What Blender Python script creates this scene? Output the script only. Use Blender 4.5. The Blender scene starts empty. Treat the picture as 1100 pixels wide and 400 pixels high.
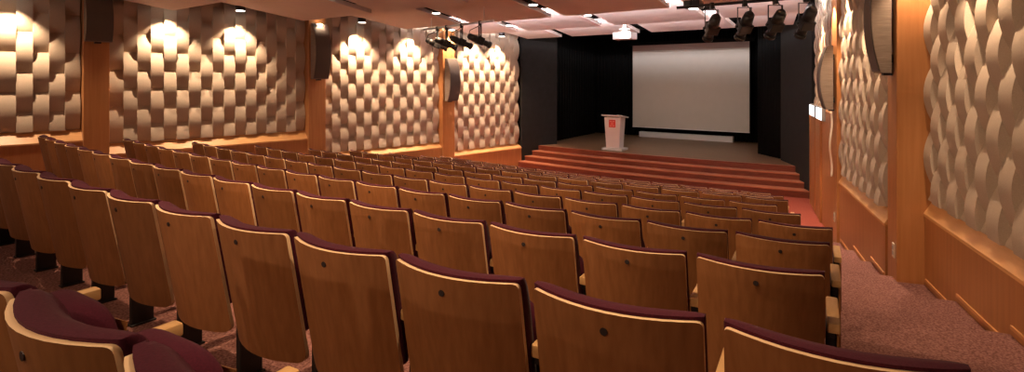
import bpy, bmesh, math, random
from math import sin, cos, tan, pi, sqrt, atan2, radians
from mathutils import Vector, Matrix
random.seed(7)
SC = bpy.context.scene
COL = SC.collection
ZO = 2.97                       # camera-level coordinates -> front floor at z = 0

# ------------------------------------------------------------------ materials
def new_mat(name, color, rough=0.5, metal=0.0, spec=0.5, emit=None, estr=0.0, sheen=0.0):
    m = bpy.data.materials.new(name); m.use_nodes = True
    b = m.node_tree.nodes['Principled BSDF']
    b.inputs['Base Color'].default_value = (*color, 1)
    b.inputs['Roughness'].default_value = rough
    b.inputs['Metallic'].default_value = metal
    b.inputs['Specular IOR Level'].default_value = spec
    if sheen: b.inputs['Sheen Weight'].default_value = sheen
    if emit:
        b.inputs['Emission Color'].default_value = (*emit, 1)
        b.inputs['Emission Strength'].default_value = estr
    return m

def noise_mat(name, c1, c2, scale=(1, 1, 1), nscale=8.0, detail=4, rough=0.5, spec=0.4, bump=0.0,
              coord='Object', lo=0.3, hi=0.7, vary=0.0, sheen=0.0, bscale=None):
    m = new_mat(name, c1, rough, spec=spec, sheen=sheen)
    nt = m.node_tree; b = nt.nodes['Principled BSDF']
    tc = nt.nodes.new('ShaderNodeTexCoord'); mp = nt.nodes.new('ShaderNodeMapping')
    mp.inputs['Scale'].default_value = scale
    nt.links.new(tc.outputs[coord], mp.inputs['Vector'])
    nz = nt.nodes.new('ShaderNodeTexNoise'); nz.inputs['Scale'].default_value = nscale
    nz.inputs['Detail'].default_value = detail
    vec = mp.outputs['Vector']
    if vary:
        oi = nt.nodes.new('ShaderNodeObjectInfo')
        ad = nt.nodes.new('ShaderNodeVectorMath'); ad.operation = 'ADD'
        sc = nt.nodes.new('ShaderNodeVectorMath'); sc.operation = 'SCALE'
        sc.inputs[0].default_value = (13.0, 7.0, 3.0)
        nt.links.new(oi.outputs['Random'], sc.inputs['Scale'])
        nt.links.new(vec, ad.inputs[0]); nt.links.new(sc.outputs[0], ad.inputs[1]); vec = ad.outputs[0]
    nt.links.new(vec, nz.inputs['Vector'])
    cr = nt.nodes.new('ShaderNodeValToRGB')
    cr.color_ramp.elements[0].position = lo; cr.color_ramp.elements[1].position = hi
    cr.color_ramp.elements[0].color = (*c1, 1); cr.color_ramp.elements[1].color = (*c2, 1)
    nt.links.new(nz.outputs['Fac'], cr.inputs['Fac'])
    out = cr.outputs['Color']
    if vary:
        mr = nt.nodes.new('ShaderNodeMapRange')
        mr.inputs['To Min'].default_value = 1 - vary; mr.inputs['To Max'].default_value = 1 + vary
        nt.links.new(oi.outputs['Random'], mr.inputs['Value'])
        hs = nt.nodes.new('ShaderNodeHueSaturation')
        nt.links.new(mr.outputs[0], hs.inputs['Value']); nt.links.new(out, hs.inputs['Color']); out = hs.outputs['Color']
    nt.links.new(out, b.inputs['Base Color'])
    if bump:
        bp = nt.nodes.new('ShaderNodeBump'); bp.inputs['Strength'].default_value = bump
        bp.inputs['Distance'].default_value = 0.01
        if bscale:
            n2 = nt.nodes.new('ShaderNodeTexNoise'); n2.inputs['Scale'].default_value = bscale
            nt.links.new(tc.outputs[coord], n2.inputs['Vector'])
            nt.links.new(n2.outputs['Fac'], bp.inputs['Height'])
        else:
            nt.links.new(nz.outputs['Fac'], bp.inputs['Height'])
        nt.links.new(bp.outputs['Normal'], b.inputs['Normal'])
    return m

M = {}
M['ply'] = noise_mat('ply_backrest', (.222, .088, .028), (.298, .125, .043), (14, 14, .9), 3.0, 5, .42, .45, vary=.22)  # per-object brightness spread paints in uneven reflections from chair to chair
M['ply_edge'] = new_mat('pale_ply_edge', (.88, .64, .38), .45)
M['arm_wood'] = noise_mat('armrest_beech', (.62, .37, .15), (.75, .48, .22), (6, 1, 6), 6, 3, .4)
M['velvet'] = noise_mat('plum_upholstery', (.055, .0075, .018), (.08, .011, .025), (1, 1, 1), 160, 2, .9, .12, bump=.12, sheen=.05)
M['black_steel'] = new_mat('black_steel', (.012, .011, .011), .45)
M['dot'] = new_mat('dark_cap', (.02, .012, .01), .5)
M['wall_wood'] = noise_mat('honey_wall_wood', (.41, .170, .056), (.49, .215, .078), (9, 9, .5), 2.2, 5, .4, .4)
M['sill_wood'] = noise_mat('pale_sill_wood', (.66, .34, .13), (.75, .41, .17), (2, 2, 12), 2.2, 4, .4, .4)
M['strip_wood'] = new_mat('pale_strip_wood', (.62, .30, .11), .4)
M['felt'] = noise_mat('beige_felt', (.47, .375, .285), (.53, .43, .335), (1, 1, 1), 120, 2, .95, .1, bump=.1)
M['carpet'] = noise_mat('mauve_carpet', (.14, .058, .048), (.33, .165, .14), (1, 1, 1), 70, 3, .95, .05, bump=.6, lo=.35, hi=.65)
M['red_carpet'] = noise_mat('red_carpet', (.30, .075, .052), (.37, .10, .07), (1, 1, 1), 90, 3, .95, .05, bump=.4)
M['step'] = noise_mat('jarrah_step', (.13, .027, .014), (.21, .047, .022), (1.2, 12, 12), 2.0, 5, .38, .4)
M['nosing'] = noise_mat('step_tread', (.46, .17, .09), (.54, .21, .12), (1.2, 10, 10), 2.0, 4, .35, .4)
M['stage'] = noise_mat('stage_boards', (.20, .115, .062), (.26, .155, .09), (1.0, 9, 1), 2.0, 4, .4, .4)
M['black'] = noise_mat('black_drape', (.005, .005, .005), (.008, .008, .008), (6, 6, .3), 4, 3, .9, .1)
M['black_board'] = noise_mat('black_board', (.016, .014, .013), (.020, .018, .017), (1, 1, 1), 5, 3, .75, .2)
M['void'] = new_mat('black_soffit', (.005, .005, .005), .9, spec=.1)
M['board'] = noise_mat('pale_ceiling_board', (.66, .55, .51), (.70, .59, .55), (1, 1, 1), 2, 2, .7, .2)
M['white'] = new_mat('white_paint', (.78, .76, .76), .45)
M['white_lam'] = new_mat('white_laminate', (.80, .76, .75), .4)
M['grey_metal'] = new_mat('grey_metal', (.45, .45, .46), .4, .6)
M['steel_pipe'] = new_mat('silver_pipe', (.70, .70, .72), .3, .7)
M['fabric'] = noise_mat('speaker_cloth', (.20, .15, .115), (.27, .21, .165), (2, 2, 26), 2.5, 3, .85, .15, bump=.25)
M['grille'] = new_mat('speaker_grille', (.085, .066, .055), .6)
M['screen'] = noise_mat('screen_cloth', (.66, .62, .56), (.68, .64, .58), (1, 1, 1), 3, 2, .8, .1)
M['screen_band'] = new_mat('screen_band', (.38, .27, .24), .7)
M['red_logo'] = new_mat('red_plaque', (.70, .045, .04), .5)
M['pink_logo'] = new_mat('pale_red_mark', (.85, .30, .26), .5)
M['lamp'] = new_mat('downlight_lens', (.9, .9, .9), .4, emit=(1, .93, .82), estr=3.5)
M['led'] = new_mat('led_strip', (.9, .9, .9), .4, emit=(1, .93, .92), estr=3)
M['exit'] = new_mat('lit_sign_face', (.8, .85, .9), .4, emit=(.80, .90, 1), estr=1.6)
M['lens'] = new_mat('glass_lens', (.05, .05, .06), .08, spec=.8)
M['strand'] = new_mat('pale_strand', (.78, .66, .55), .5)
M['plate'] = new_mat('ivory_plate', (.72, .62, .52), .4)

# ------------------------------------------------------------------ mesh helpers
def link(name, bm, mats, parent=None, smooth=False, angle=None):
    me = bpy.data.meshes.new(name)
    bmesh.ops.recalc_face_normals(bm, faces=bm.faces[:])
    bm.to_mesh(me); bm.free()
    if not isinstance(mats, (list, tuple)): mats = [mats]
    for m in mats: me.materials.append(M[m])
    if smooth:
        for p in me.polygons: p.use_smooth = True
        try: me.set_sharp_from_angle(angle=radians(angle or 40))
        except Exception: pass
    o = bpy.data.objects.new(name, me); COL.objects.link(o)
    if parent: o.parent = parent
    return o

def empty(name, loc, rz=0.0):
    o = bpy.data.objects.new(name, None); COL.objects.link(o)
    o.location = loc; o.rotation_euler = (0, 0, rz); o.empty_display_size = .1
    return o

def tag(o, label=None, cat=None, group=None, kind=None):
    if label: o['label'] = label
    if cat: o['category'] = cat
    if group: o['group'] = group
    if kind: o['kind'] = kind
    return o

def box(bm, x0, x1, y0, y1, z0, z1, mat=0, bevel=0.0, mtx=None, seg=2):
    t = bmesh.new()
    vs = [t.verts.new((x, y, z)) for z in (z0, z1) for y in (y0, y1) for x in (x0, x1)]
    for f in ((0, 1, 3, 2), (4, 6, 7, 5), (0, 4, 5, 1), (2, 3, 7, 6), (0, 2, 6, 4), (1, 5, 7, 3)):
        t.faces.new([vs[i] for i in f])
    bmesh.ops.recalc_face_normals(t, faces=t.faces[:])
    if bevel: bmesh.ops.bevel(t, geom=t.edges[:] + t.verts[:], offset=bevel, segments=seg, profile=.5, affect='EDGES')
    merge(bm, t, mat, mtx)

def merge(bm, t, mat=0, mtx=None):
    mp = {}
    for v in t.verts:
        mp[v] = bm.verts.new(mtx @ v.co if mtx is not None else v.co)
    for f in t.faces:
        try:
            g = bm.faces.new([mp[v] for v in f.verts]); g.material_index = mat if mat is not None else f.material_index
            g.smooth = f.smooth
        except ValueError: pass
    t.free()

def prism(bm, poly, z0, z1, mat=0):
    """poly: list of (x, y) extruded in z"""
    a = [bm.verts.new((x, y, z0)) for x, y in poly]; b = [bm.verts.new((x, y, z1)) for x, y in poly]
    n = len(poly)
    fs = [bm.faces.new(a[::-1]), bm.faces.new(b)]
    for i in range(n): fs.append(bm.faces.new((a[i], a[(i + 1) % n], b[(i + 1) % n], b[i])))
    for f in fs: f.material_index = mat

def cyl(bm, p0, p1, r0, r1=None, seg=16, mat=0, cap=True):
    p0 = Vector(p0); p1 = Vector(p1); r1 = r0 if r1 is None else r1
    d = (p1 - p0).normalized(); u = d.orthogonal().normalized(); w = d.cross(u)
    A = []; B = []
    for i in range(seg):
        a = 2 * pi * i / seg; e = u * cos(a) + w * sin(a)
        A.append(bm.verts.new(p0 + e * r0)); B.append(bm.verts.new(p1 + e * r1))
    for i in range(seg):
        f = bm.faces.new((A[i], A[(i + 1) % seg], B[(i + 1) % seg], B[i])); f.smooth = True; f.material_index = mat
    if cap:
        f = bm.faces.new(A[::-1]); f.material_index = mat
        f = bm.faces.new(B); f.material_index = mat

def tube(bm, pts, r, seg=8, mat=0):
    pts = [Vector(p) for p in pts]; rings = []
    for i, p in enumerate(pts):
        d = (pts[min(i + 1, len(pts) - 1)] - pts[max(i - 1, 0)]).normalized()
        u = d.cross(Vector((0.123, .95, .31))).normalized(); w = d.cross(u)
        rings.append([bm.verts.new(p + (u * cos(2 * pi * k / seg) + w * sin(2 * pi * k / seg)) * r) for k in range(seg)])
    for a, b in zip(rings, rings[1:]):
        for k in range(seg):
            f = bm.faces.new((a[k], a[(k + 1) % seg], b[(k + 1) % seg], b[k])); f.smooth = True; f.material_index = mat
    for rr in (rings[0][::-1], rings[-1]):
        f = bm.faces.new(rr); f.material_index = mat

# ------------------------------------------------------------------ camera
TH = radians(36.1); FPX = 591.8
cam = bpy.data.cameras.new('camera'); camo = bpy.data.objects.new('camera', cam); COL.objects.link(camo)
cam.sensor_width = 36; cam.lens = FPX / 1100 * 36
cam.shift_y = -(200 - 86.5) / 1100
cam.clip_start = .05; cam.clip_end = 100
camo.location = (0, 0, 0); camo.rotation_euler = (pi / 2, 0, TH)
SC.camera = camo

# ------------------------------------------------------------------ seating plan
CX, CY = -6.1345, 46.6517
ROWY = [0.20, 1.189, 2.315, 3.427, 4.542, 5.653, 6.768, 7.865, 8.89, 10.0, 11.1]     # rearmost row first
ROWZ = [-.566, -.671, -.839, -.995, -1.159, -1.315, -1.477, -1.623, -1.79, -1.975, -2.15]
S0 = [None, 5.731, 5.312, 5.213, 5.114, 4.728, 4.316, 4.251, 3.88, 3.83, 3.42]        # arc position of the aisle-end seat's left edge
SEATH = .86; PITCH = .583; W = .53
FLOORZ = [z - SEATH for z in ROWZ]
BACK = .34                       # riser stands this far behind a row's seat backs

def arc_y(x, rad, cx=CX, cy=CY): return cy - sqrt(rad * rad - (x - cx) ** 2)

# ------------------------------------------------------------------ floor tiers
def build_floor():
    bm = bmesh.new()
    xs = [-14.5 + 18.5 * i / 48 for i in range(49)]
    edges = [CY - (y - BACK) for y in ROWY]          # radii at the rear edge of each tier
    edges[0] = CY + 6.0
    edges.append(CY - 11.95)
    for k in range(len(ROWY)):
        z = FLOORZ[k]
        ra, rb = edges[k], edges[k + 1]
        zn = FLOORZ[k + 1] if k + 1 < len(ROWY) else -2.97
        prev = None
        for x in xs:
            ya = arc_y(x, ra) if k else -4.0
            yb = arc_y(x, rb)
            cur = (bm.verts.new((x, ya, z)), bm.verts.new((x, yb, z)), bm.verts.new((x, yb, min(zn, z - .001))))
            if prev:
                bm.faces.new((prev[0], cur[0], cur[1], prev[1])); bm.faces.new((prev[1], cur[1], cur[2], prev[2]))
            prev = cur
    o = link('floor', bm, 'carpet'); tag(o, kind='structure')
    bm = bmesh.new()
    prev = None
    for x in xs:
        cur = (bm.verts.new((x, arc_y(x, edges[-1]) , -2.97)), bm.verts.new((x, 17.2, -2.97)))
        if prev: bm.faces.new((prev[0], cur[0], cur[1], prev[1]))
        prev = cur
    o = link('floor_front', bm, 'red_carpet'); tag(o, kind='structure')
build_floor()

# ------------------------------------------------------------------ auditorium chair
def lean(z): return (SEATH - z) / .615 * .115
def bow(x): return -.074 * (1 - (2 * x / W) ** 2)

def back_panel_bm():
    bm = bmesh.new()
    zb, zt = .245, SEATH; rt, rb = .018, .05
    hw = W / 2
    xs = sorted(set([round(v, 5) for v in
                     [-hw + rb * (1 - cos(pi / 2 * i / 5)) for i in range(6)] + [hw - rb * (1 - cos(pi / 2 * i / 5)) for i in range(6)] +
                     [-hw + .006, hw - .006, -hw + rt, hw - rt] +
                     [-hw + rb + (W - 2 * rb) * i / 8 for i in range(9)]]))
    def top(x):
        e = abs(x) - (hw - rt)
        return zt - (rt - sqrt(max(0, rt * rt - e * e)) if e > 0 else 0)
    def bot(x):
        e = abs(x) - (hw - rb)
        return zb + (rb - sqrt(max(0, rb * rb - e * e)) if e > 0 else 0)
    nz = 7; t = .017
    R = {}; F = {}
    for i, x in enumerate(xs):
        for j in range(nz + 1):
            z = bot(x) + (top(x) - bot(x)) * j / nz
            y = lean(z) + bow(x)
            R[i, j] = bm.verts.new((x, y, z)); F[i, j] = bm.verts.new((x, y + t, z))
    n = len(xs) - 1
    for i in range(n):
        for j in range(nz):
            f = bm.faces.new((R[i, j], R[i + 1, j], R[i + 1, j + 1], R[i, j + 1])); f.smooth = True
            f = bm.faces.new((F[i, j], F[i, j + 1], F[i + 1, j + 1], F[i + 1, j])); f.smooth = True
        for j in (0, nz):
            f = bm.faces.new((R[i, j], R[i + 1, j], F[i + 1, j], F[i, j])); f.material_index = 1
    for i in (0, n):
        for j in range(nz):
            f = bm.faces.new((R[i, j], R[i, j + 1], F[i, j + 1], F[i, j])); f.material_index = 1
    return bm

def pad_bm(w, z0, z1, thick, yfun, nx=12, nz=10, p=4.0, back=.0):
    """upholstered pad: closed shell, rear face follows yfun(x, z), front bulges by thick"""
    bm = bmesh.new(); R = {}; F = {}
    for i in range(nx + 1):
        for j in range(nz + 1):
            u = -cos(pi * i / nx); v = -cos(pi * j / nz)          # denser near the rim
            x = u * w / 2; z = (z0 + z1) / 2 + v * (z1 - z0) / 2
            k = max(0., 1 - abs(u) ** p) ** (1 / 2.4) * max(0., 1 - abs(v) ** p) ** (1 / 2.4)
            y = yfun(x, z)
            F[i, j] = bm.verts.new((x, y + thick * (.22 + .78 * k), z))
            R[i, j] = bm.verts.new((x, y, z))
    for i in range(nx):
        for j in range(nz):
            bm.faces.new((F[i, j], F[i, j + 1], F[i + 1, j + 1], F[i + 1, j]))
            bm.faces.new((R[i, j], R[i + 1, j], R[i + 1, j + 1], R[i, j + 1]))
        for j in (0, nz): bm.faces.new((R[i, j], F[i, j], F[i + 1, j], R[i + 1, j]))
    for j in range(nz):
        for i in (0, nx): bm.faces.new((R[i, j], R[i, j + 1], F[i, j + 1], F[i, j]))
    for f in bm.faces: f.smooth = True
    return bm

def plump_bm(w, z0, z1, thick, yfun, nu=20, nv=14, p=3.2):
    """plump cushion: superellipsoid following yfun"""
    bm = bmesh.new()
    def sp(c, e): return math.copysign(abs(c) ** e, c)
    rows = []
    e = 2 / p
    for j in range(1, nv):
        a = -pi / 2 + pi * j / nv; ring = []
        for i in range(nu):
            b = 2 * pi * i / nu
            x = w / 2 * sp(cos(a), e) * sp(cos(b), e); z = (z0 + z1) / 2 + (z1 - z0) / 2 * sp(sin(a), e)
            y = yfun(x, z) + thick / 2 + thick / 2 * sp(cos(a), e) * sp(sin(b), .8)
            ring.append(bm.verts.new((x, y, z)))
        rows.append(ring)
    for a, b in zip(rows, rows[1:]):
        for i in range(nu): bm.faces.new((a[i], a[(i + 1) % nu], b[(i + 1) % nu], b[i]))
    for rr, z in ((rows[0], z0), (rows[-1], z1)):
        c = bm.verts.new((0, yfun(0, z) + thick / 2, z))
        for i in range(nu): bm.faces.new((rr[i], rr[(i + 1) % nu], c))
    for f in bm.faces: f.smooth = True
    return bm

def arm_bm(sx):
    bm = bmesh.new(); box(bm, sx - .026, sx + .026, .085, .44, .583, .628, bevel=.008); return bm
def post_bm(sx):
    bm = bmesh.new()
    box(bm, sx - .020, sx + .020, .13, .255, .012, .584, bevel=.004, seg=1)
    box(bm, sx - .030, sx + .030, .12, .265, 0, .012, bevel=.003, seg=1)
    box(bm, sx - .018, sx + .018, .10, .40, .556, .586, bevel=.003, seg=1)
    return bm

def make_chair():
    root = empty('auditorium_chair', (0, 0, 0))
    bp = link('back_panel', back_panel_bm(), ['ply', 'ply_edge'], root, True, 35)
    bm = bmesh.new(); z = SEATH - .058; y = lean(z) + bow(0)
    cyl(bm, (0, y - .003, z), (0, y + .004, z), .0115, seg=14)
    link('screw_cap', bm, 'dot', bp)
    link('back_cushion', pad_bm(W + .002, .40, .870, .115, lambda x, z: lean(z) + bow(x) + .0175, nx=14, nz=14, p=5.5), 'velvet', root, True, 80)
    link('seat_cushion', plump_bm(.475, .34, .715, .150, lambda x, z: .150 + (z - .36) * .14 + .4 * bow(x)), 'velvet', root, True, 80)
    link('seat_shell', pad_bm(.40, .39, .65, .02, lambda x, z: .292 + (z - .36) * .14 + .4 * bow(x), nx=8, nz=6, p=8), 'ply', root, True, 80)
    link('armrest', arm_bm(-PITCH / 2), 'arm_wood', root, True, 30)
    link('pedestal', post_bm(-PITCH / 2), 'black_steel', root)
    return root

def end_parts(root, sx):
    link('armrest', arm_bm(sx + math.copysign(.010, sx)), 'arm_wood', root, True, 30)
    link('pedestal', post_bm(sx), 'black_steel', root)
    bm = bmesh.new(); s = .022 if sx > 0 else -.034
    box(bm, sx + s, sx + s + .012, .09, .40, .20, .575, bevel=.004, seg=1)
    link('end_panel', bm, 'ply', root)

def kids(o): return [c for c in bpy.data.objects if c.parent is o]
PROTO = make_chair()
PKIDS = [(c, kids(c)) for c in kids(PROTO)]
def copy_chair():
    r = PROTO.copy(); COL.objects.link(r)
    for c, gs in PKIDS:
        d = c.copy(); COL.objects.link(d); d.parent = r
        for g in gs:
            e = g.copy(); COL.objects.link(e); e.parent = d
    return r

ORD = ['zeroth', 'first', 'second', 'third', 'fourth', 'fifth', 'sixth', 'seventh', 'eighth', 'ninth', 'tenth', 'eleventh',
       'twelfth', 'thirteenth', 'fourteenth', 'fifteenth', 'sixteenth', 'seventeenth', 'eighteenth', 'nineteenth', 'twentieth']
def nth(i): return ORD[i]
used = False
def put_chair(k, s, label, ends=()):
    global used
    rad = CY - ROWY[k]
    a = s / rad
    loc = (CX + rad * sin(a), CY - rad * cos(a), FLOORZ[k])
    # the row radius was measured at the seats' outer top corners
    o = copy_chair() if used else PROTO
    used = True
    o.location = loc; o.rotation_euler = (0, 0, a)
    rowname = 'rearmost row' if k == 0 else ('front row before the stage' if k == 10 else nth(11 - k) + ' row from the stage')
    tag(o, label % rowname, 'chair', 'auditorium chairs in the ' + rowname)
    return o
for k in range(1, 11):
    n = round((S0[k] + 4.55) / PITCH) + 1
    if k == 1: n = 12
    for i in range(n):
        s = S0[k] + W / 2 - i * PITCH
        if i == 0: lab = 'plywood-backed folding theatre chair on the right aisle, %s'
        elif i == n - 1 and k > 1: lab = 'plywood-backed folding theatre chair at the far left end, %s'
        else: lab = 'plywood-backed folding theatre chair, ' + nth(i + 1) + ' from the right aisle, %s'
        o = put_chair(k, s, lab)
        if i == 0: end_parts(o, PITCH / 2)
        elif i == n - 1: end_parts(o, -PITCH / 2)
# rearmost row: chairs at the lower left of the picture
rad0 = CY - ROWY[0]
s_near = rad0 * math.asin((-1.32 - CX) / rad0) + W / 2
for i, lab in enumerate(['nearest plywood-backed chair at bottom left, cut by the frame, %s',
                         'second nearest plum-cushioned chair at bottom left, whole wooden top edge showing, %s',
                         'leftmost plum-cushioned chair at the lower left frame edge, %s']):
    put_chair(0, s_near - i * PITCH, lab)

# ------------------------------------------------------------------ walls
class Wall:
    """a wall run: t along the wall (toward the stage), n into the room"""
    def __init__(s, x, y, slope, side):
        s.b = Vector((x, y, 0)); s.t = Vector((slope, 1, 0)).normalized()
        s.n = Vector((s.t.y, -s.t.x, 0)) * (1 if side == 'left' else -1)
        s.slope = slope
    def at(s, y, h=0.0):
        d = (y - s.b.y) / s.t.y
        p = s.b + s.t * d + s.n * h
        return p
    def frame(s, y, h=0.0, z=0.0):
        p = s.at(y, h)
        # local x = along wall, local y = into room, local z = up
        return Matrix(((s.t.x, s.n.x, 0, p.x), (s.t.y, s.n.y, 0, p.y), (0, 0, 1, z), (0, 0, 0, 1)))
    def length(s, y0, y1): return (y1 - y0) / s.t.y

def lower_wall(name, w, y0, y1, zB, zT, zf, rec=.2):
    L = w.length(y0, y1); mt = w.frame(y0)
    bm = bmesh.new()
    box(bm, 0, L, -.45, 0, zf, zB, mtx=mt)
    box(bm, 0, L, -.45, -rec - .03, zB, 2.35, mtx=mt)          # backing above the sill
    # shallow plank joints in the timber are geometry grooves
    o = link(name, bm, 'wall_wood'); tag(o, kind='structure')
    return o

def sill(name, w, y0, y1, zB, zT, rec=.2):
    L = w.length(y0, y1); mt = w.frame(y0)
    bm = bmesh.new()
    prof = [(.012, zB - .02), (.012, zB + .012), (-rec + .03, zT - .012), (-rec + .03, zT + .004), (-rec - .02, zT + .004), (-rec - .02, zB - .02)]
    a = [bm.verts.new(mt @ Vector((0, h, z))) for h, z in prof]; b = [bm.verts.new(mt @ Vector((L, h, z))) for h, z in prof]
    n = len(prof)
    bm.faces.new(a); bm.faces.new(b[::-1])
    for i in range(n): bm.faces.new((a[i], b[i], b[(i + 1) % n], a[(i + 1) % n]))
    o = link(name, bm, 'sill_wood'); tag(o, kind='structure')

def wave_panel(w, y0, y1, z0, z1, label, rec=.2, period=.72, amp=.052, cw=.23, ph=0.0):
    L = w.length(y0, y1); mt = w.frame(y0)
    n = max(2, round(L / cw)); cw = L / n
    bm = bmesh.new()
    nz = max(8, int((z1 - z0) / (period / 24)))
    base = -rec - .01
    for i in range(n):
        xa, xb = i * cw, (i + 1) * cw
        P = []
        for j in range(nz + 1):
            z = z0 + (z1 - z0) * j / nz
            h = -rec + .012 + 2 * amp * abs(sin(pi * (z - z0) / period + pi / 2 * (i % 2) + ph)) ** .85
            P.append((h, z))
        fr = [(bm.verts.new(mt @ Vector((xa, h, z))), bm.verts.new(mt @ Vector((xb, h, z)))) for h, z in P]
        for a, b in zip(fr, fr[1:]):
            f = bm.faces.new((a[0], a[1], b[1], b[0])); f.smooth = True
        for xx in (xa, xb):
            A = [bm.verts.new(mt @ Vector((xx, h, z))) for h, z in P]; B = [bm.verts.new(mt @ Vector((xx, base, z))) for h, z in P]
            for j in range(nz): bm.faces.new((A[j], A[j + 1], B[j + 1], B[j]))
        for h, z in (P[0], P[-1]):
            bm.faces.new([bm.verts.new(mt @ Vector(c)) for c in ((xa, h, z), (xb, h, z), (xb, base, z), (xa, base, z))])
    me = bpy.data.meshes.new('acoustic_panel')
    org = mt @ Vector((L / 2, -rec, z0))
    for v in bm.verts: v.co -= org
    bmesh.ops.recalc_face_normals(bm, faces=bm.faces[:])
    bm.to_mesh(me); bm.free(); me.materials.append(M['felt']); me.set_sharp_from_angle(angle=radians(30))
    o = bpy.data.objects.new('acoustic_panel', me); COL.objects.link(o); o.location = org
    tag(o, label, 'acoustic panel', 'woven acoustic wall panels')
    return o

def pillar(name, w, y0, y1, proud, zf, back=.35):
    L = w.length(y0, y1); mt = w.frame(y0)
    bm = bmesh.new(); box(bm, 0, L, -back, proud, zf, 2.35, bevel=.006, seg=1, mtx=mt)
    o = link(name, bm, 'wall_wood'); tag(o, kind='structure'); return o

LW = Wall(-12.06, 7.81, .14, 'left')
# (y0, y1, zB, zT, zfloor, label)
LS = [(-3.4, 3.62, -1.14, -.94, -2.4, 'woven beige acoustic panel at the far left edge, left of the first pillar'),
      (4.02, 7.98, -1.44, -1.25, -2.9, 'woven beige acoustic panel on the left wall between first and second pillars'),
      (8.42, 12.12, -2.02, -1.87, -3.2, 'woven beige acoustic panel on the left wall between second and third pillars'),
      (12.58, 15.60, -2.33, -2.19, -3.2, 'woven beige acoustic panel on the left wall next to the black stage curtain')]
for i, (y0, y1, zB, zT, zf, lab) in enumerate(LS):
    lower_wall('wall_left' + ('' if i == 0 else '.%03d' % i), LW, y0, y1, zB, zT, zf)
    sill('trim_%d' % (i + 1), LW, y0, y1, zB, zT)
    wave_panel(LW, y0 + .02, y1 - .02, zT + .01, 2.2, lab)
for i, (y0, y1) in enumerate(((3.62, 4.02), (7.98, 8.42), (12.12, 12.58))):
    pillar('pillar_left' + ('' if i == 0 else '.%03d' % i), LW, y0, y1, .06, -3.2)

RW3 = Wall(.07, 7.98, -.26, 'right')
RW2 = Wall(-.74, 10.0, -.26, 'right')
RW1 = Wall(-1.30, 12.05, -.235, 'right')
lower_wall('wall_right', RW3, -3.8, 7.95, -1.53, -1.37, -3.2, .1)
sill('trim_5', RW3, -3.8, 7.95, -1.53, -1.37, .1)
wave_panel(RW3, 2.4, 7.85, -1.36, 2.2, 'large woven beige acoustic panel at the right edge of the picture', ph=1.0, rec=.1)
lower_wall('wall_right.001', RW2, 8.25, 11.24, -1.79, -1.63, -3.2, .1)
sill('trim_6', RW2, 8.25, 11.24, -1.79, -1.63, .1)
wave_panel(RW2, 8.30, 11.21, -1.62, 2.2, 'woven beige acoustic panel on the right wall between the two wooden pillars', rec=.1)
pillar('pillar_right', RW3, 7.86, 8.24, .27, -3.2, .5)
pillar('pillar_right.001', RW2, 11.22, 11.72, .04, -3.2, .5)
# section nearest the stage: timber up to the lit sign, a short woven panel above
bm = bmesh.new(); L = RW1.length(11.70, 15.45); mt = RW1.frame(11.70)
box(bm, 0, L, -.45, 0, -3.2, -.62, mtx=mt); box(bm, 0, L, -.45, -.23, -.62, 2.35, mtx=mt)
tag(link('wall_right.002', bm, 'wall_wood'), kind='structure')
wave_panel(RW1, 11.74, 15.36, -.60, 2.2, 'narrow woven beige acoustic panel above the lit signs beside the stage')
# door leaf in that section
bm = bmesh.new(); mt = RW1.frame(13.1)
box(bm, 0, 1.9, 0, .03, -2.97, -.86, bevel=.004, seg=1, mtx=mt)
for q in (.0, .95, 1.9): box(bm, q - .02, q + .02, .0, .045, -2.97, -.86, mtx=mt)
d = link('door_1', bm, 'wall_wood'); tag(d, kind='structure')
# wall behind the camera
bm = bmesh.new(); box(bm, -15, 5, -4.2, -3.8, -3, 2.4)
tag(link('wall_back', bm, 'board'), kind='structure')

# skirting on the right wall: level strips on each tier
bm = bmesh.new()
def strip_for(w, ya, yb):
    edges = [y - BACK for y in ROWY] + [11.95]
    for k in range(len(ROWY)):
        # tier edges along the wall follow the row arcs
        def cross(r):
            y = CY - r
            for _ in range(20): y = arc_y(w.at(y).x, r)
            return y
        a = cross(CY - edges[k]); b = cross(CY - edges[k + 1])
        a2, b2 = max(a, ya), min(b, yb)
        if b2 - a2 < .12: continue
        z = FLOORZ[k]
        box(bm, 0, w.length(a2, b2) - .03, 0, .014, z + .055, z + .085, mtx=w.frame(a2))
strip_for(RW3, .5, 7.84); strip_for(RW2, 8.3, 11.6)
tag(link('baseboard_right', bm, 'strip_wood'), kind='structure')

# ------------------------------------------------------------------ stage
K = 1.15
SX, SY = CX * K, CY * K
STEP = [(32.646 * K, -2.298), (32.885 * K, -2.459), (33.135 * K, -2.620), (33.398 * K, -2.780)]
def wing_x_left(y): return -10.97 + (y - 15.6) * .37
def wing_x_right(y): return -2.05 - (y - 15.4) * .525
def arc_strip(bm, r_in, r_out, z0, z1, xl, xr, mat_top, mat_front, lip=.0, n=40):
    """solid between the front arc (r_out) and the rear arc (r_in)"""
    prev = None
    for i in range(n + 1):
        x = xl + (xr - xl) * i / n
        yf, yb = SY - sqrt(r_out ** 2 - (x - SX) ** 2), SY - sqrt(r_in ** 2 - (x - SX) ** 2)
        c = [bm.verts.new(p) for p in ((x, yf, z0), (x, yf, z1), (x, yb, z1), (x, yb, z0))]
        if prev:
            f = bm.faces.new((prev[0], c[0], c[1], prev[1])); f.material_index = mat_front
            f = bm.faces.new((prev[1], c[1], c[2], prev[2])); f.material_index = mat_top
            f = bm.faces.new((prev[2], c[2], c[3], prev[3])); f.material_index = mat_front
        else: bm.faces.new(c).material_index = mat_front
        prev = c
    bm.faces.new(prev[::-1]).material_index = mat_front
bm = bmesh.new()
ends = [(-10.70, -2.60), (-10.80, -2.42), (-10.92, -2.25), (-11.05, -2.06)]
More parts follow.
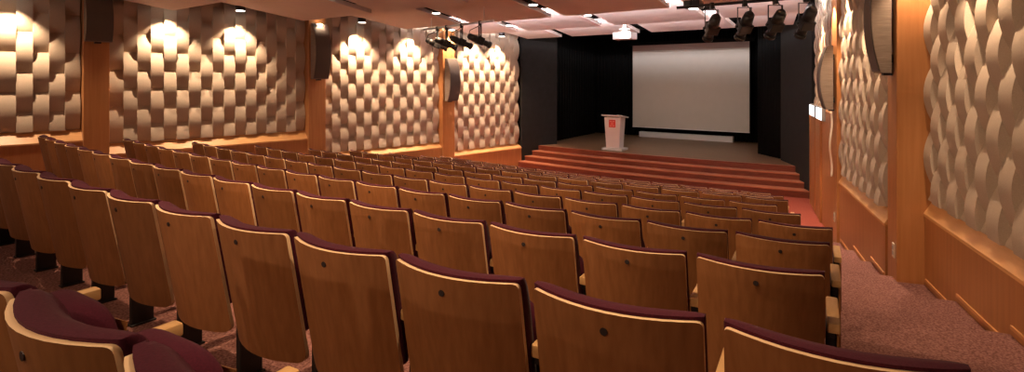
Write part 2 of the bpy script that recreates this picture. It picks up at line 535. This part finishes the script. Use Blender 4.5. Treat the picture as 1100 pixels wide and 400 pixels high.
for i in range(3, 0, -1):
    xl, xr = ends[i]
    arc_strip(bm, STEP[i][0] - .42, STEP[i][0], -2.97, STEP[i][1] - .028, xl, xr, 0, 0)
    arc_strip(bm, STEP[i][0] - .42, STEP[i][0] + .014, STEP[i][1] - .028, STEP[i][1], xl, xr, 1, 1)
tag(link('stage_steps', bm, ['step', 'nosing']), kind='structure')
bm = bmesh.new()
prev = None; r = STEP[0][0]; z1 = STEP[0][1]
for i in range(41):
    x = -12.3 + (12.3 - 1.2) * i / 40
    y = SY - sqrt(r * r - (x - SX) ** 2)
    c = [bm.verts.new(p) for p in ((x, y, -2.97), (x, y, z1), (x, y + .10, z1), (x, 22.2, z1))]
    if prev:
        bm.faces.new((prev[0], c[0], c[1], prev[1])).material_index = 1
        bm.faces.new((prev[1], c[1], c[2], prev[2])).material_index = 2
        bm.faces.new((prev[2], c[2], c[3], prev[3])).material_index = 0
    prev = c
tag(link('stage_floor', bm, ['stage', 'step', 'nosing']), kind='structure')

def slab(name, pts, z0, z1, mat, thick=.12):
    bm = bmesh.new()
    (xa, ya), (xb, yb) = pts
    d = Vector((xb - xa, yb - ya, 0)).normalized(); n = Vector((-d.y, d.x, 0)) * thick
    prism(bm, [(xa, ya), (xb, yb), (xb + n.x, yb + n.y), (xa + n.x, ya + n.y)], z0, z1)
    return bm
# black wing walls each side of the stage
tag(link('wall_stage_left', slab('', [(-10.97, 15.63), (-10.42, 17.05)], -2.97, 2.3, 'black_board'), 'black_board'), kind='structure')
tag(link('wall_stage_right', slab('', [(-3.10, 17.40), (-2.04, 15.40)], -2.97, 2.3, 'black_board', .12), 'black_board'), kind='structure')
bm = bmesh.new()
box(bm, -14, 2, 22.0, 22.2, -2.97, 3.0)
box(bm, -14.2, -12.2, 15.75, 22.2, -2.97, 3.0); box(bm, -1.9, 1.2, 15.75, 22.2, -2.97, 3.0)
tag(link('wall_stage_back', bm, 'void'), kind='structure')

def drape(label, pts, z0, z1, folds, depth=.06, mat='black'):
    bm = bmesh.new(); P = [Vector((x, y, 0)) for x, y in pts]
    L = sum((b - a).length for a, b in zip(P, P[1:])); n = int(folds * 8)
    prevs = None
    org = Vector((P[0].x, P[0].y, z0))
    th = .012
    for i in range(n + 1):
        d = L * i / n; k = 0
        while k < len(P) - 2 and d > (P[k + 1] - P[k]).length: d -= (P[k + 1] - P[k]).length; k += 1
        t = (P[k + 1] - P[k]).normalized(); nn = Vector((-t.y, t.x, 0))
        q = P[k] + t * d + nn * depth * sin(2 * pi * folds * i / n)
        c = [bm.verts.new(Vector((q.x + o.x, q.y + o.y, z)) - org) for o in (Vector(), nn * th) for z in (z0, z1)]
        if prevs:
            for a, b in ((0, 1), (3, 2)):
                f = bm.faces.new((prevs[a], c[a], c[b], prevs[b])); f.smooth = True
            bm.faces.new((prevs[1], c[1], c[3], prevs[3])); bm.faces.new((prevs[2], c[2], c[0], prevs[0]))
        prevs = c
    o = link('stage_curtain', bm, mat); o.location = org
    tag(o, label, 'curtain', 'black stage curtains'); return o
zs = STEP[0][1] + .01
drape('black stage curtain hanging left of the screen behind the lectern', [(-11.6, 21.72), (-9.45, 21.72)], zs, 2.2, 14)
drape('black side curtain hanging behind the left black wing wall', [(-10.9, 17.3), (-11.1, 19.6), (-11.2, 21.4)], zs, 2.2, 18)
drape('black side curtain on the right of the screen, before the right wing wall', [(-3.95, 18.5), (-3.15, 17.65)], zs, 2.2, 8)
drape('black backdrop curtain hanging behind the projection screen', [(-9.4, 21.75), (-2.6, 21.75)], zs, 2.2, 40)

# projection screen
root = empty('projection_screen', (-7.05, 21.15, -1.9)); tag(root, 'large pale roll-down projection screen hanging at the back of the stage', 'screen')
def lb(name, mat, parent, *boxes, bevel=0.0, smooth=False):
    bm = bmesh.new()
    for b in boxes: box(bm, *b, bevel=bevel)
    return link(name, bm, mat, parent, smooth, 30)
bm = bmesh.new()
pts = []
box(bm, -2.25, 2.25, 0, .01, .02, 3.09)
link('screen_cloth', bm, 'screen', root)
lb('top_band', 'screen_band', root, (-2.25, 2.25, -.004, .012, 3.09, 3.32))
lb('bottom_bar', 'white', root, (-2.26, 2.26, -.012, .022, -.005, .03))
for sx in (-2.28, 2.25): lb('edge_border', 'void', root, (sx, sx + .03, .0, .012, .02, 3.32))
lb('roller_case', 'black', root, (-2.45, 2.45, -.05, .12, 3.32, 3.46), bevel=.01)
bm = bmesh.new(); box(bm, -9.07, -5.40, 21.25, 21.45, -2.298, -2.085, bevel=.012)
for v in bm.verts: v.co -= Vector((-7.235, 21.35, -2.298))
o = link('floor_case', bm, 'white'); o.location = (-7.235, 21.35, -2.298)
tag(o, 'long low white case on the stage floor under the projection screen', 'case')

# lectern
root = empty('lectern', (-8.0, 16.75, STEP[0][1])); tag(root, 'white lectern with red square emblem standing at the stage edge', 'lectern')
bm = bmesh.new()
a = [(-.235, -.17), (.235, -.17), (.235, .17), (-.235, .17)]; b = [(-.29, -.20), (.29, -.20), (.29, .20), (-.29, .20)]
va = [bm.verts.new((x, y, .06)) for x, y in a]; vb = [bm.verts.new((x, y, 1.08)) for x, y in b]
bm.faces.new(va[::-1]); bm.faces.new(vb)
for i in range(4): bm.faces.new((va[i], va[(i + 1) % 4], vb[(i + 1) % 4], vb[i]))
bmesh.ops.bevel(bm, geom=bm.edges[:], offset=.012, segments=2, affect='EDGES')
link('body', bm, 'white_lam', root)
lb('base', 'white_lam', root, (-.36, .36, -.25, .25, 0, .075), bevel=.012)
bm = bmesh.new(); box(bm, -.37, .37, -.27, .27, -.02, .02, bevel=.008, mtx=Matrix.Translation((0, .02, 1.11)) @ Matrix.Rotation(radians(-8), 4, 'X'))
link('reading_top', bm, 'white_lam', root)
tilt = Matrix.Translation((0, -.19, .88)) @ Matrix.Rotation(-math.atan(.03 / 1.02), 4, 'X')
bm = bmesh.new(); box(bm, -.115, .115, -.013, .0, -.125, .125, mtx=tilt)
pl = link('emblem_plaque', bm, 'red_logo', root)
bm = bmesh.new()
for z0, z1 in ((.055, .085), (-.085, -.055)):
    for x0, x1 in ((-.085, -.015), (.015, .085)): box(bm, x0, x1, -.016, -.012, z0, z1, mtx=tilt)
for i in range(16):
    a0, a1 = 2 * pi * i / 16, 2 * pi * (i + 1) / 16
    q = [(r * cos(a), r * sin(a)) for r, a in ((.022, a0), (.040, a0), (.040, a1), (.022, a1))]
    bm.faces.new([bm.verts.new(tilt @ Vector((x, -.016, z))) for x, z in q])
link('emblem_mark', bm, 'pink_logo', pl)

# ------------------------------------------------------------------ ceiling
SLOT = [-9.15, -6.45, -3.70]; SW = .19
FRONT = [-.4, 2.3, 5.0, 7.72, 10.60, 13.10, 15.60]
ZF = 1.43; SLP = .145
bnum = 0
def board(x0a, x0b, x1a, x1b, y0, y1, sect, colm):
    """tilted board: rear edge y0, front edge y1; x limits at rear (a) and front (b)"""
    bm = bmesh.new(); t = .09
    za, zb = ZF + SLP * (y1 - y0), ZF
    org = Vector(((x0b + x1b) / 2, (y0 + y1) / 2, zb))
    c = [Vector(p) - org for p in ((x0a, y0, za), (x1a, y0, za), (x1b, y1, zb), (x0b, y1, zb))]
    lo = [bm.verts.new(p) for p in c]; hi = [bm.verts.new(p + Vector((0, 0, t))) for p in c]
    bm.faces.new(lo[::-1]); bm.faces.new(hi)
    for i in range(4): bm.faces.new((lo[i], lo[(i + 1) % 4], hi[(i + 1) % 4], hi[i]))
    o = link('ceiling_board', bm, 'board'); o.location = org
    rn = ['rearmost', 'second rearmost', 'third rearmost', 'fourth', 'fifth', 'sixth', 'front'][sect]
    cn = ['by the left wall', 'second from the left wall', 'third from the left wall', 'by the right wall'][colm]
    rows = {6: 'row nearest the stage', 5: 'second row from the stage', 4: 'third row from the stage', 3: 'fourth row from the stage',
            2: 'fifth row from the stage', 1: 'sixth row from the stage', 0: 'seventh row from the stage'}
    tag(o, 'sloping pale ceiling board ' + cn + ', ' + rows[sect], 'ceiling board', 'ceiling boards'); return o
def rwx(y): return (RW3 if y < 8 else RW2 if y < 11.9 else RW1).at(y).x
for s in range(7):
    y1 = FRONT[s]; y0 = (FRONT[s - 1] if s else -3.6) + .34
    lims = [(LW.at(y0).x + .25, LW.at(y1).x + .25)] + [(x, x) for x in SLOT] + [(rwx(y0) - .35, rwx(y1) - .35)]
    for c in range(4):
        a, b = lims[c], lims[c + 1]
        g0 = SW if c else 0; g1 = SW if c < 3 else 0
        board(a[0] + g0, a[1] + g0, b[0] - g1, b[1] - g1, y0, y1, s, c)
# black channels closing the slots between boards, open at the front end
bm = bmesh.new()
for s in range(7):
    y1 = FRONT[s]; y0 = (FRONT[s - 1] if s else -3.6) + .34
    ye = y1 - .42
    for x in SLOT:
        za, zb = ZF + SLP * (y1 - y0) + .092, ZF + SLP * (y1 - ye) + .092
        q = [(x - SW - .05, y0, za), (x + SW + .05, y0, za), (x + SW + .05, ye, zb), (x - SW - .05, ye, zb)]
        lo = [bm.verts.new(p) for p in q]; hi = [bm.verts.new((a, b, c + .02)) for a, b, c in q]
        bm.faces.new(lo[::-1]); bm.faces.new(hi)
        for i in range(4): bm.faces.new((lo[i], lo[(i + 1) % 4], hi[(i + 1) % 4], hi[i]))
tag(link('trim_7', bm, 'void'), kind='structure')
bm = bmesh.new(); box(bm, -15.5, 4, -4.2, 15.7, 2.35, 2.5)
tag(link('ceiling', bm, 'void'), kind='structure')
bm = bmesh.new(); box(bm, -15.5, 4, 15.7, 22.3, 2.35, 2.5); box(bm, -15.5, 4, 15.62, 15.7, 1.52, 2.5)
tag(link('ceiling_stage', bm, 'void'), kind='structure')

# LED coves on top of the front edges that face the stage
def cove(y, x0, x1, lab):
    root = empty('cove_light', ((x0 + x1) / 2, y - .05, ZF + .092)); h = (x1 - x0) / 2
    lb('led_strip', 'led', root, (-h, h, -.02, .02, .003, .015))
    lb('shield_lip', 'white', root, (-h, h, .034, .046, 0, .040))  # unseen lip added to keep the strip's light off the screen
    tag(root, lab, 'light strip', 'cove light strips')
def area(name, loc, rot, sx, sy, power, color, spread=180):
    l = bpy.data.lights.new(name, 'AREA'); l.shape = 'RECTANGLE'; l.size = sx; l.size_y = sy
    l.energy = power; l.color = color; l.spread = radians(spread)
    o = bpy.data.objects.new(name, l); COL.objects.link(o); o.location = loc; o.rotation_euler = rot
    return o
def spot(name, loc, target, power, color, size=70, blend=.6, r=.03):
    l = bpy.data.lights.new(name, 'SPOT'); l.energy = power; l.color = color
    l.spot_size = radians(size); l.spot_blend = blend; l.shadow_soft_size = r
    o = bpy.data.objects.new(name, l); COL.objects.link(o); o.location = loc
    o.rotation_euler = (Vector(target) - Vector(loc)).to_track_quat('-Z', 'Y').to_euler()
    return o
WARM = (1, .66, .40); WARM2 = (1, .70, .46); COOL = (1, .91, .93)
CN = ['by the left wall', 'second from the left wall', 'third from the left wall', 'by the right wall']
for y, nm in ((10.60, 'third'), (13.10, 'second')):
    ed = [LW.at(y).x + .3] + SLOT + [rwx(y) - .4]
    for c in range(4):
        xa, xb = ed[c] + (SW + .03 if c else 0), ed[c + 1] - (SW + .03 if c < 3 else 0)
        cove(y, xa, xb, 'hidden light strip on the %s-row ceiling board %s' % (nm, CN[c]))
        area('cove_lamp', ((xa + xb) / 2, y - .05, ZF + .128), (radians(143), 0, 0), xb - xa, .05, 130 * (xb - xa), COOL, 175)

# downlights
def downlight(x, y, z, lab, power=60.0, target=None, color=WARM, size=84, blend=.8, lamp=True):
    root = empty('downlight', (x, y, z)); tag(root, lab, 'downlight', 'ceiling downlights')
    bm = bmesh.new(); cyl(bm, (0, 0, .0), (0, 0, .16), .105, seg=24); link('housing', bm, 'black_steel', root)
    bm = bmesh.new(); cyl(bm, (0, 0, -.012), (0, 0, -.001), .092, seg=24); link('lens', bm, 'lamp', root)
    if lamp:
        spot('downlight_lamp', (x, y, z - .12), target or (x, y, z - 3), power, color, size, blend)
DL = 150; UP = 170; RP = 130
downlight(-9.15, 9.5, 1.60, 'round downlight in the left ceiling slot, third board row from the stage', DL * 1.35)
downlight(-6.45, 9.6, 1.59, 'round downlight in the middle ceiling slot, third board row from the stage', DL * 1.35)
downlight(-3.70, 9.3, 1.62, 'round downlight in the right ceiling slot, third board row from the stage', DL * 1.35)
downlight(-9.15, 12.4, 1.54, 'round downlight in the left ceiling slot, second board row from the stage', DL * 1.35)
downlight(-6.45, 12.0, 1.60, 'round downlight in the middle ceiling slot, second board row from the stage', DL * 1.35)
downlight(-3.70, 12.0, 1.60, 'round downlight in the right ceiling slot, second board row from the stage', DL * 1.35)
for x, xn in ((-9.15, 'left'), (-6.45, 'middle'), (-3.70, 'right')):
    downlight(x, 6.6, 1.60, 'round downlight in the %s ceiling slot, fourth board row from the stage' % xn, DL)
    downlight(x, 3.9, 1.60, 'round downlight in the %s ceiling slot, fifth board row from the stage' % xn, DL)
for x, xn, f in ((-9.15, 'left', .10), (-6.45, 'middle', .22), (-3.70, 'right', .9), (-1.3, 'aisle-side', .9)):
    downlight(x, 1.75, 1.56, 'round downlight in the %s gap at the sixth board row\'s front edge' % xn, DL * max(f, .55) * .75)
    downlight(x, -1.6, 1.62, 'round downlight in the %s ceiling gap, seventh board row from the stage' % xn, RP * f * .55, (x + .8, 3.0, -1.2), WARM, 95)
for x, xn, f in ((-9.15, 'left', .4), (-6.45, 'middle', .85), (-3.70, 'right', 1.3)):
    for y, yn in ((.9, 'sixth'),):
        downlight(x, y, 1.62, 'round downlight in the %s ceiling slot, %s board row from the stage' % (xn, yn), RP * f, (x + .5, y + 4.0, -1.0), WARM, 110)
downlight(-1.2, 5.5, 1.62, 'round downlight above the right aisle, fourth board row from the stage', DL * .25)
# wall washers
WP = 170
for y, z, lab in ((2.6, 1.55, 'wall-washing downlight over the far left acoustic panel'),
                  (5.0, 1.55, 'wall-washing downlight near the first left pillar'),
                  (6.35, 1.55, 'wall-washing downlight midway between first and second left pillars'),
                  (8.2, 1.58, 'wall-washing downlight over the second left pillar'),
                  (9.35, 1.52, 'wall-washing downlight just past the second left pillar'),
                  (11.0, 1.52, 'wall-washing downlight before the third left pillar'),
                  (12.35, 1.52, 'wall-washing downlight over the third left pillar'),
                  (13.4, 1.48, 'wall-washing downlight just past the third left pillar'),
                  (14.45, 1.45, 'wall-washing downlight beside the black stage wall at left')):
    p = LW.at(y, .20); q = LW.at(y, -.18)
    downlight(p.x, p.y, z, lab, WP * (.9 if y < 8.5 else 1.45), (q.x, q.y, -.4), WARM2, 95, .7)
for w, y, lab in ((RW3, 6.3, 'wall-washing downlight over the right-hand acoustic panel'),
                  (RW3, 7.7, 'wall-washing downlight by the nearer right pillar'),
                  (RW2, 8.9, 'wall-washing downlight just past the nearer right pillar'),
                  (RW2, 10.5, 'wall-washing downlight midway between the right pillars'),
                  (RW2, 11.45, 'wall-washing downlight over the farther right pillar'),
                  (RW1, 13.8, 'wall-washing downlight over the right signs')):
    p = w.at(y, .16); q = w.at(y, -.10)
    downlight(p.x, p.y, 1.52, lab, WP * ((.3 if y > 7 else .55) if w is RW3 else .75), (q.x, q.y, -.4), WARM2, 95, .7)

# ------------------------------------------------------------------ loudspeakers
def speaker(w, y, z0, z1, lab, width=.40, dep=.30):
    root = empty('loudspeaker', w.frame(y, 0, z0) .translation, atan2(w.t.y, w.t.x))
    tag(root, lab, 'loudspeaker', 'curved column loudspeakers')
    sgn = 1 if w.n.dot(Vector((-w.t.y, w.t.x, 0))) > 0 else -1     # local +y is left of t
    H = z1 - z0; n = 18
    def prof(u):    # u from 0 (bottom) to 1 (top)
        return .02 + (dep - .08) * sin(pi * min(1, max(0, .10 + .85 * u))) ** .8
    hw = width / 2
    bm = bmesh.new()
    F = []
    for i in range(n + 1):
        u = i / n; h = prof(u) + .06
        F.append([bm.verts.new((x, sgn * hh, u * H)) for x, hh in ((-hw, .04), (hw, .04), (hw, h), (-hw, h))])
    for a, b in zip(F, F[1:]):
        for k in (0, 1, 3): bm.faces.new((a[k], a[(k + 1) % 4], b[(k + 1) % 4], b[k]))
        bm.faces.new((a[2], a[3], b[3], b[2]))
    bm.faces.new(F[0][::-1]); bm.faces.new(F[-1])
    link('cabinet', bm, 'fabric', root)
    bm = bmesh.new(); A = []
    for i in range(n + 1):
        u = .012 + i / n * .976; h = prof(u) + .062
        A.append([bm.verts.new((x, sgn * hh, u * H)) for x, hh in ((-hw + .006, h), (hw - .006, h), (hw - .006, h + .012), (-hw + .006, h + .012))])
    for a, b in zip(A, A[1:]):
        for k in range(4): bm.faces.new((a[k], a[(k + 1) % 4], b[(k + 1) % 4], b[k]))
    bm.faces.new(A[0][::-1]); bm.faces.new(A[-1])
    link('grille', bm, 'grille', root)
    for b in ((-.07, .07, .045, .12, .22), (-.07, .07, .045, H - .25, H - .15), (-.05, .05, .09, -.03, 0)):
        bm = bmesh.new(); box(bm, b[0], b[1], min(0, sgn * b[2]), max(0, sgn * b[2]), b[3], b[4])
        link('wall_bracket', bm, 'black_steel', root)
    return root
PL = Wall(LW.at(7.81, .062).x, 7.81, .14, 'left')
speaker(PL, 3.82, .73, 1.57, 'dark curved loudspeaker on the first left pillar', .42)
speaker(PL, 8.20, .03, 1.40, 'dark curved loudspeaker on the second left pillar', .40)
speaker(PL, 12.35, -.62, .66, 'dark curved loudspeaker on the third left pillar', .40)
PR2 = Wall(RW3.at(7.98, .272).x, RW3.at(7.98, .272).y, -.26, 'right')
PR1 = Wall(RW2.at(10, .042).x, RW2.at(10, .042).y, -.26, 'right')
speaker(PR2, 8.0, .09, 1.5, 'grey cloth-sided curved loudspeaker on the nearer right pillar', .36, .24)
speaker(PR1, 11.47, -.52, .62, 'grey cloth-sided curved loudspeaker on the farther right pillar', .36, .24)
# pale wavy tube under the far right loudspeaker
p = PR1.at(11.25, .08)
bm = bmesh.new()
pts = [Vector((.012 * sin(t * 2.6), .045 * sin(t * 2.6 + .5), -t * .34)) for t in [i * .12 for i in range(29)]]
tube(bm, pts, .017)
o = link('strand', bm, 'strand'); o.location = (p.x, p.y - .02, -.56)
tag(o, 'pale wavy strand below the farther right loudspeaker', 'strand')

# lit signs over the door
for y, lab in ((13.00, 'lit white sign box over the door, nearer the camera'), (14.25, 'lit white sign box over the door, nearer the stage')):
    root = empty('exit_sign', RW1.frame(y, 0, -.82).translation, atan2(RW1.t.y, RW1.t.x)); tag(root, lab, 'sign', 'lit signs over the door')
    lb('housing', 'grey_metal', root, (-.46, .46, .002, .07, 0, .27), bevel=.008)
    lb('lit_face', 'exit', root, (-.44, .44, .07, .078, .02, .25))
# socket plates
for w, y, h, z, lab in ((RW3, 7.96, .272, -2.00, 'small ivory switch plate on the nearer right pillar'), (RW2, 11.40, .042, -2.45, 'small ivory switch plate on the farther right pillar')):
    root = empty('socket_plate', w.frame(y, h, z).translation, atan2(w.t.y, w.t.x)); tag(root, lab, 'socket', 'switch plates')
    lb('plate', 'plate', root, (-.045, .045, 0, .012, -.085, .085), bevel=.003)
    lb('rocker', 'grey_metal', root, (-.018, .018, .012, .018, -.05, -.01), (-.018, .018, .012, .018, .01, .05))

# ------------------------------------------------------------------ lighting bars and stage lights
def bar(a, b, mat, lab):
    a = Vector(a); b = Vector(b); c = (a + b) / 2
    root = empty('lighting_bar', c); tag(root, lab, 'lighting bar')
    bm = bmesh.new(); cyl(bm, a - c, b - c, .026, seg=12); link('pipe', bm, mat, root)
    for u in (.12, .88):
        q = a.lerp(b, u) - c
        bm = bmesh.new(); cyl(bm, q, q + Vector((0, 0, .35)), .012, seg=8); link('hanger', bm, mat, root)
def stage_light(loc, yaw, pitch, lab, drop, group, wide=.19):
    """profile spotlight hung under a bar at loc"""
    root = empty('stage_light', loc, yaw); tag(root, lab, 'stage light', group)
    bm = bmesh.new(); box(bm, -.03, .03, -.035, .035, -.075, .035, bevel=.006, seg=1); link('clamp', bm, 'black_steel', root)
    bm = bmesh.new(); h = wide / 2 + .012
    box(bm, -h, h, -.014, .014, -.095, -.085); box(bm, -h - .006, -h, -.016, .016, -.085 - drop, -.085); box(bm, h, h + .006, -.016, .016, -.085 - drop, -.085)
    link('yoke', bm, 'black_steel', root)
    R = Matrix.Translation((0, 0, -.085 - drop)) @ Matrix.Rotation(pitch, 4, 'X')       # local +y is the beam
    def tr(bm):
        for v in bm.verts: v.co = R @ v.co
        return bm
    bm = bmesh.new()
    cyl(bm, (0, -.26, 0), (0, -.08, 0), wide * .40, wide * .50, 16); cyl(bm, (0, -.30, 0), (0, -.26, 0), wide * .22, wide * .40, 16)
    box(bm, -wide * .5, wide * .5, -.08, .08, -wide * .5, wide * .5, bevel=.012)
    link('lamp_body', tr(bm), 'black_steel', root)
    bm = bmesh.new(); cyl(bm, (0, .08, 0), (0, .20, 0), wide * .34, wide * .40, 16); cyl(bm, (0, .20, 0), (0, .26, 0), wide * .46, wide * .46, 16)
    link('lens_tube', tr(bm), 'black_steel', root)
    bm = bmesh.new(); cyl(bm, (0, .261, 0), (0, .266, 0), wide * .38, wide * .40, 16); link('lens', tr(bm), 'lens', root)
    bm = bmesh.new()
    for s in (-1, 1): cyl(bm, (s * (h + .006), 0, -.085 - drop), (s * (h + .04), 0, -.085 - drop), .022, seg=10)
    link('tilt_knob', bm, 'black_steel', root)
    bm = bmesh.new(); tube(bm, [R @ Vector((0, -.28, .0)), R @ Vector((.03, -.30, .12)), Vector((.04, -.05, -.09)), Vector((.03, 0, .0))], .009)
    link('lead', bm, 'black_steel', root)
BL0, BL1 = Vector((-9.96, 9.9, 1.28)), Vector((-7.27, 9.3, 1.28))
bar(BL0, BL1, 'steel_pipe', 'silver lighting bar under the ceiling near the left wall')
LN = ['leftmost of the four black spotlights on the silver left bar', 'second from left of the black spotlights on the silver left bar',
      'third from left of the black spotlights on the silver left bar', 'rightmost of the four black spotlights on the silver left bar']
for u, lab in zip((.22, .36, .58, .83), LN):
    stage_light(BL0.lerp(BL1, u), radians(-38), radians(-22), lab, .32, 'spotlights on the left bar', .17)
BR0, BR1 = Vector((-3.42, 9.7, 1.30)), Vector((-1.30, 9.62, 1.30))
bar(BR0, BR1, 'black_steel', 'black lighting bar under the ceiling near the right wall')
RN = ['leftmost large black spotlight on the black right bar', 'second large black spotlight from left on the black right bar',
      'third large black spotlight from left on the black right bar', 'rightmost large black spotlight on the black bar by the right wall']
for x, pc, lab in zip((-2.80, -2.27, -1.80, -1.36), (-58, -60, -58, -62), RN):
    stage_light((x, 9.66, 1.30), radians(38), radians(pc + 16), lab, .32, 'spotlights on the right bar', .20)
# black box luminaire at the end of the right bar
root = empty('box_light', (-3.22, 10.0, 1.30)); tag(root, 'black box light with white underside at the left end of the right bar', 'light')
lb('housing', 'black_steel', root, (-.14, .14, -.14, .14, .0, .14), bevel=.008); lb('lens', 'lamp', root, (-.07, .07, -.07, .07, -.008, 0))
lb('hanger', 'black_steel', root, (-.01, .01, -.01, .01, .14, .4))

# projector
px, py = -6.62, 14.5
root = empty('projector', (px, py, 1.16)); tag(root, 'white ceiling projector hanging before the stage', 'projector')
lb('case', 'white', root, (-.28, .28, -.2, .22, 0, .20), bevel=.015)
bm = bmesh.new(); cyl(bm, (.1, .22, .1), (.1, .27, .1), .06, seg=16); link('lens', bm, 'lens', root)
bm = bmesh.new(); box(bm, -.14, .14, -.12, .14, .20, .225, bevel=.004); cyl(bm, (0, 0, .225), (0, 0, .5), .05, seg=14); cyl(bm, (0, 0, .27), (0, 0, .30), .16, seg=20)
link('ceiling_mount', bm, 'white', root)

# unseen lamps on stands, added behind the camera to brighten the ceiling boards
for x, n in ((-10.5, 'left'), (-6.5, 'middle'), (-2.6, 'right')):
    root = empty('rear_fill', (x, -3.0, FLOORZ[0])); tag(root, 'unseen black fill lamp added behind the camera, ' + n + ' of three', 'rear_fill', 'added rear fill lamps')
    lb('base', 'black_steel', root, (-.16, .16, -.16, .16, 0, .03), bevel=.006)
    bm = bmesh.new(); cyl(bm, (0, 0, .03), (0, 0, 1.5), .022, seg=10); link('pole', bm, 'black_steel', root)
    bm = bmesh.new(); cyl(bm, (0, 0, 1.5), (0, 0, 1.68), .06, .13, 20); link('bowl', bm, 'black_steel', root)
    spot('rear_fill_lamp', (x, -2.98, FLOORZ[0] + 1.72), (x, 6.0, 1.9), UP * (.45 if n == 'left' else 1), (1, .74, .60), 75, .9, .06)
# ------------------------------------------------------------------ added unseen spill lamps for stage and screen
spot('stage_spill', (-6.5, 14.2, 1.35), (-7.0, 21.2, .2), 70, (1, .92, .85), 80, 1.0, .15)
area('stage_fill', (-7.0, 17.5, 2.2), (0, 0, 0), 5, 1.5, 30, (1, .85, .75))

for o in SC.objects:
    if o.parent is None: o.location.z += ZO
w = bpy.data.worlds.new('world'); SC.world = w; w.use_nodes = True
w.node_tree.nodes['Background'].inputs[0].default_value = (.02, .016, .013, 1)
w.node_tree.nodes['Background'].inputs[1].default_value = 1
SC.view_settings.view_transform = 'Standard'; SC.view_settings.look = 'None'
SC.view_settings.gamma = 1; SC.view_settings.exposure = 1.0; SC.view_settings.use_curve_mapping = False
SC.cycles.use_denoising = True
SC.cycles.max_bounces = 8; SC.cycles.diffuse_bounces = 5
SC.cycles.sample_clamp_indirect = 6
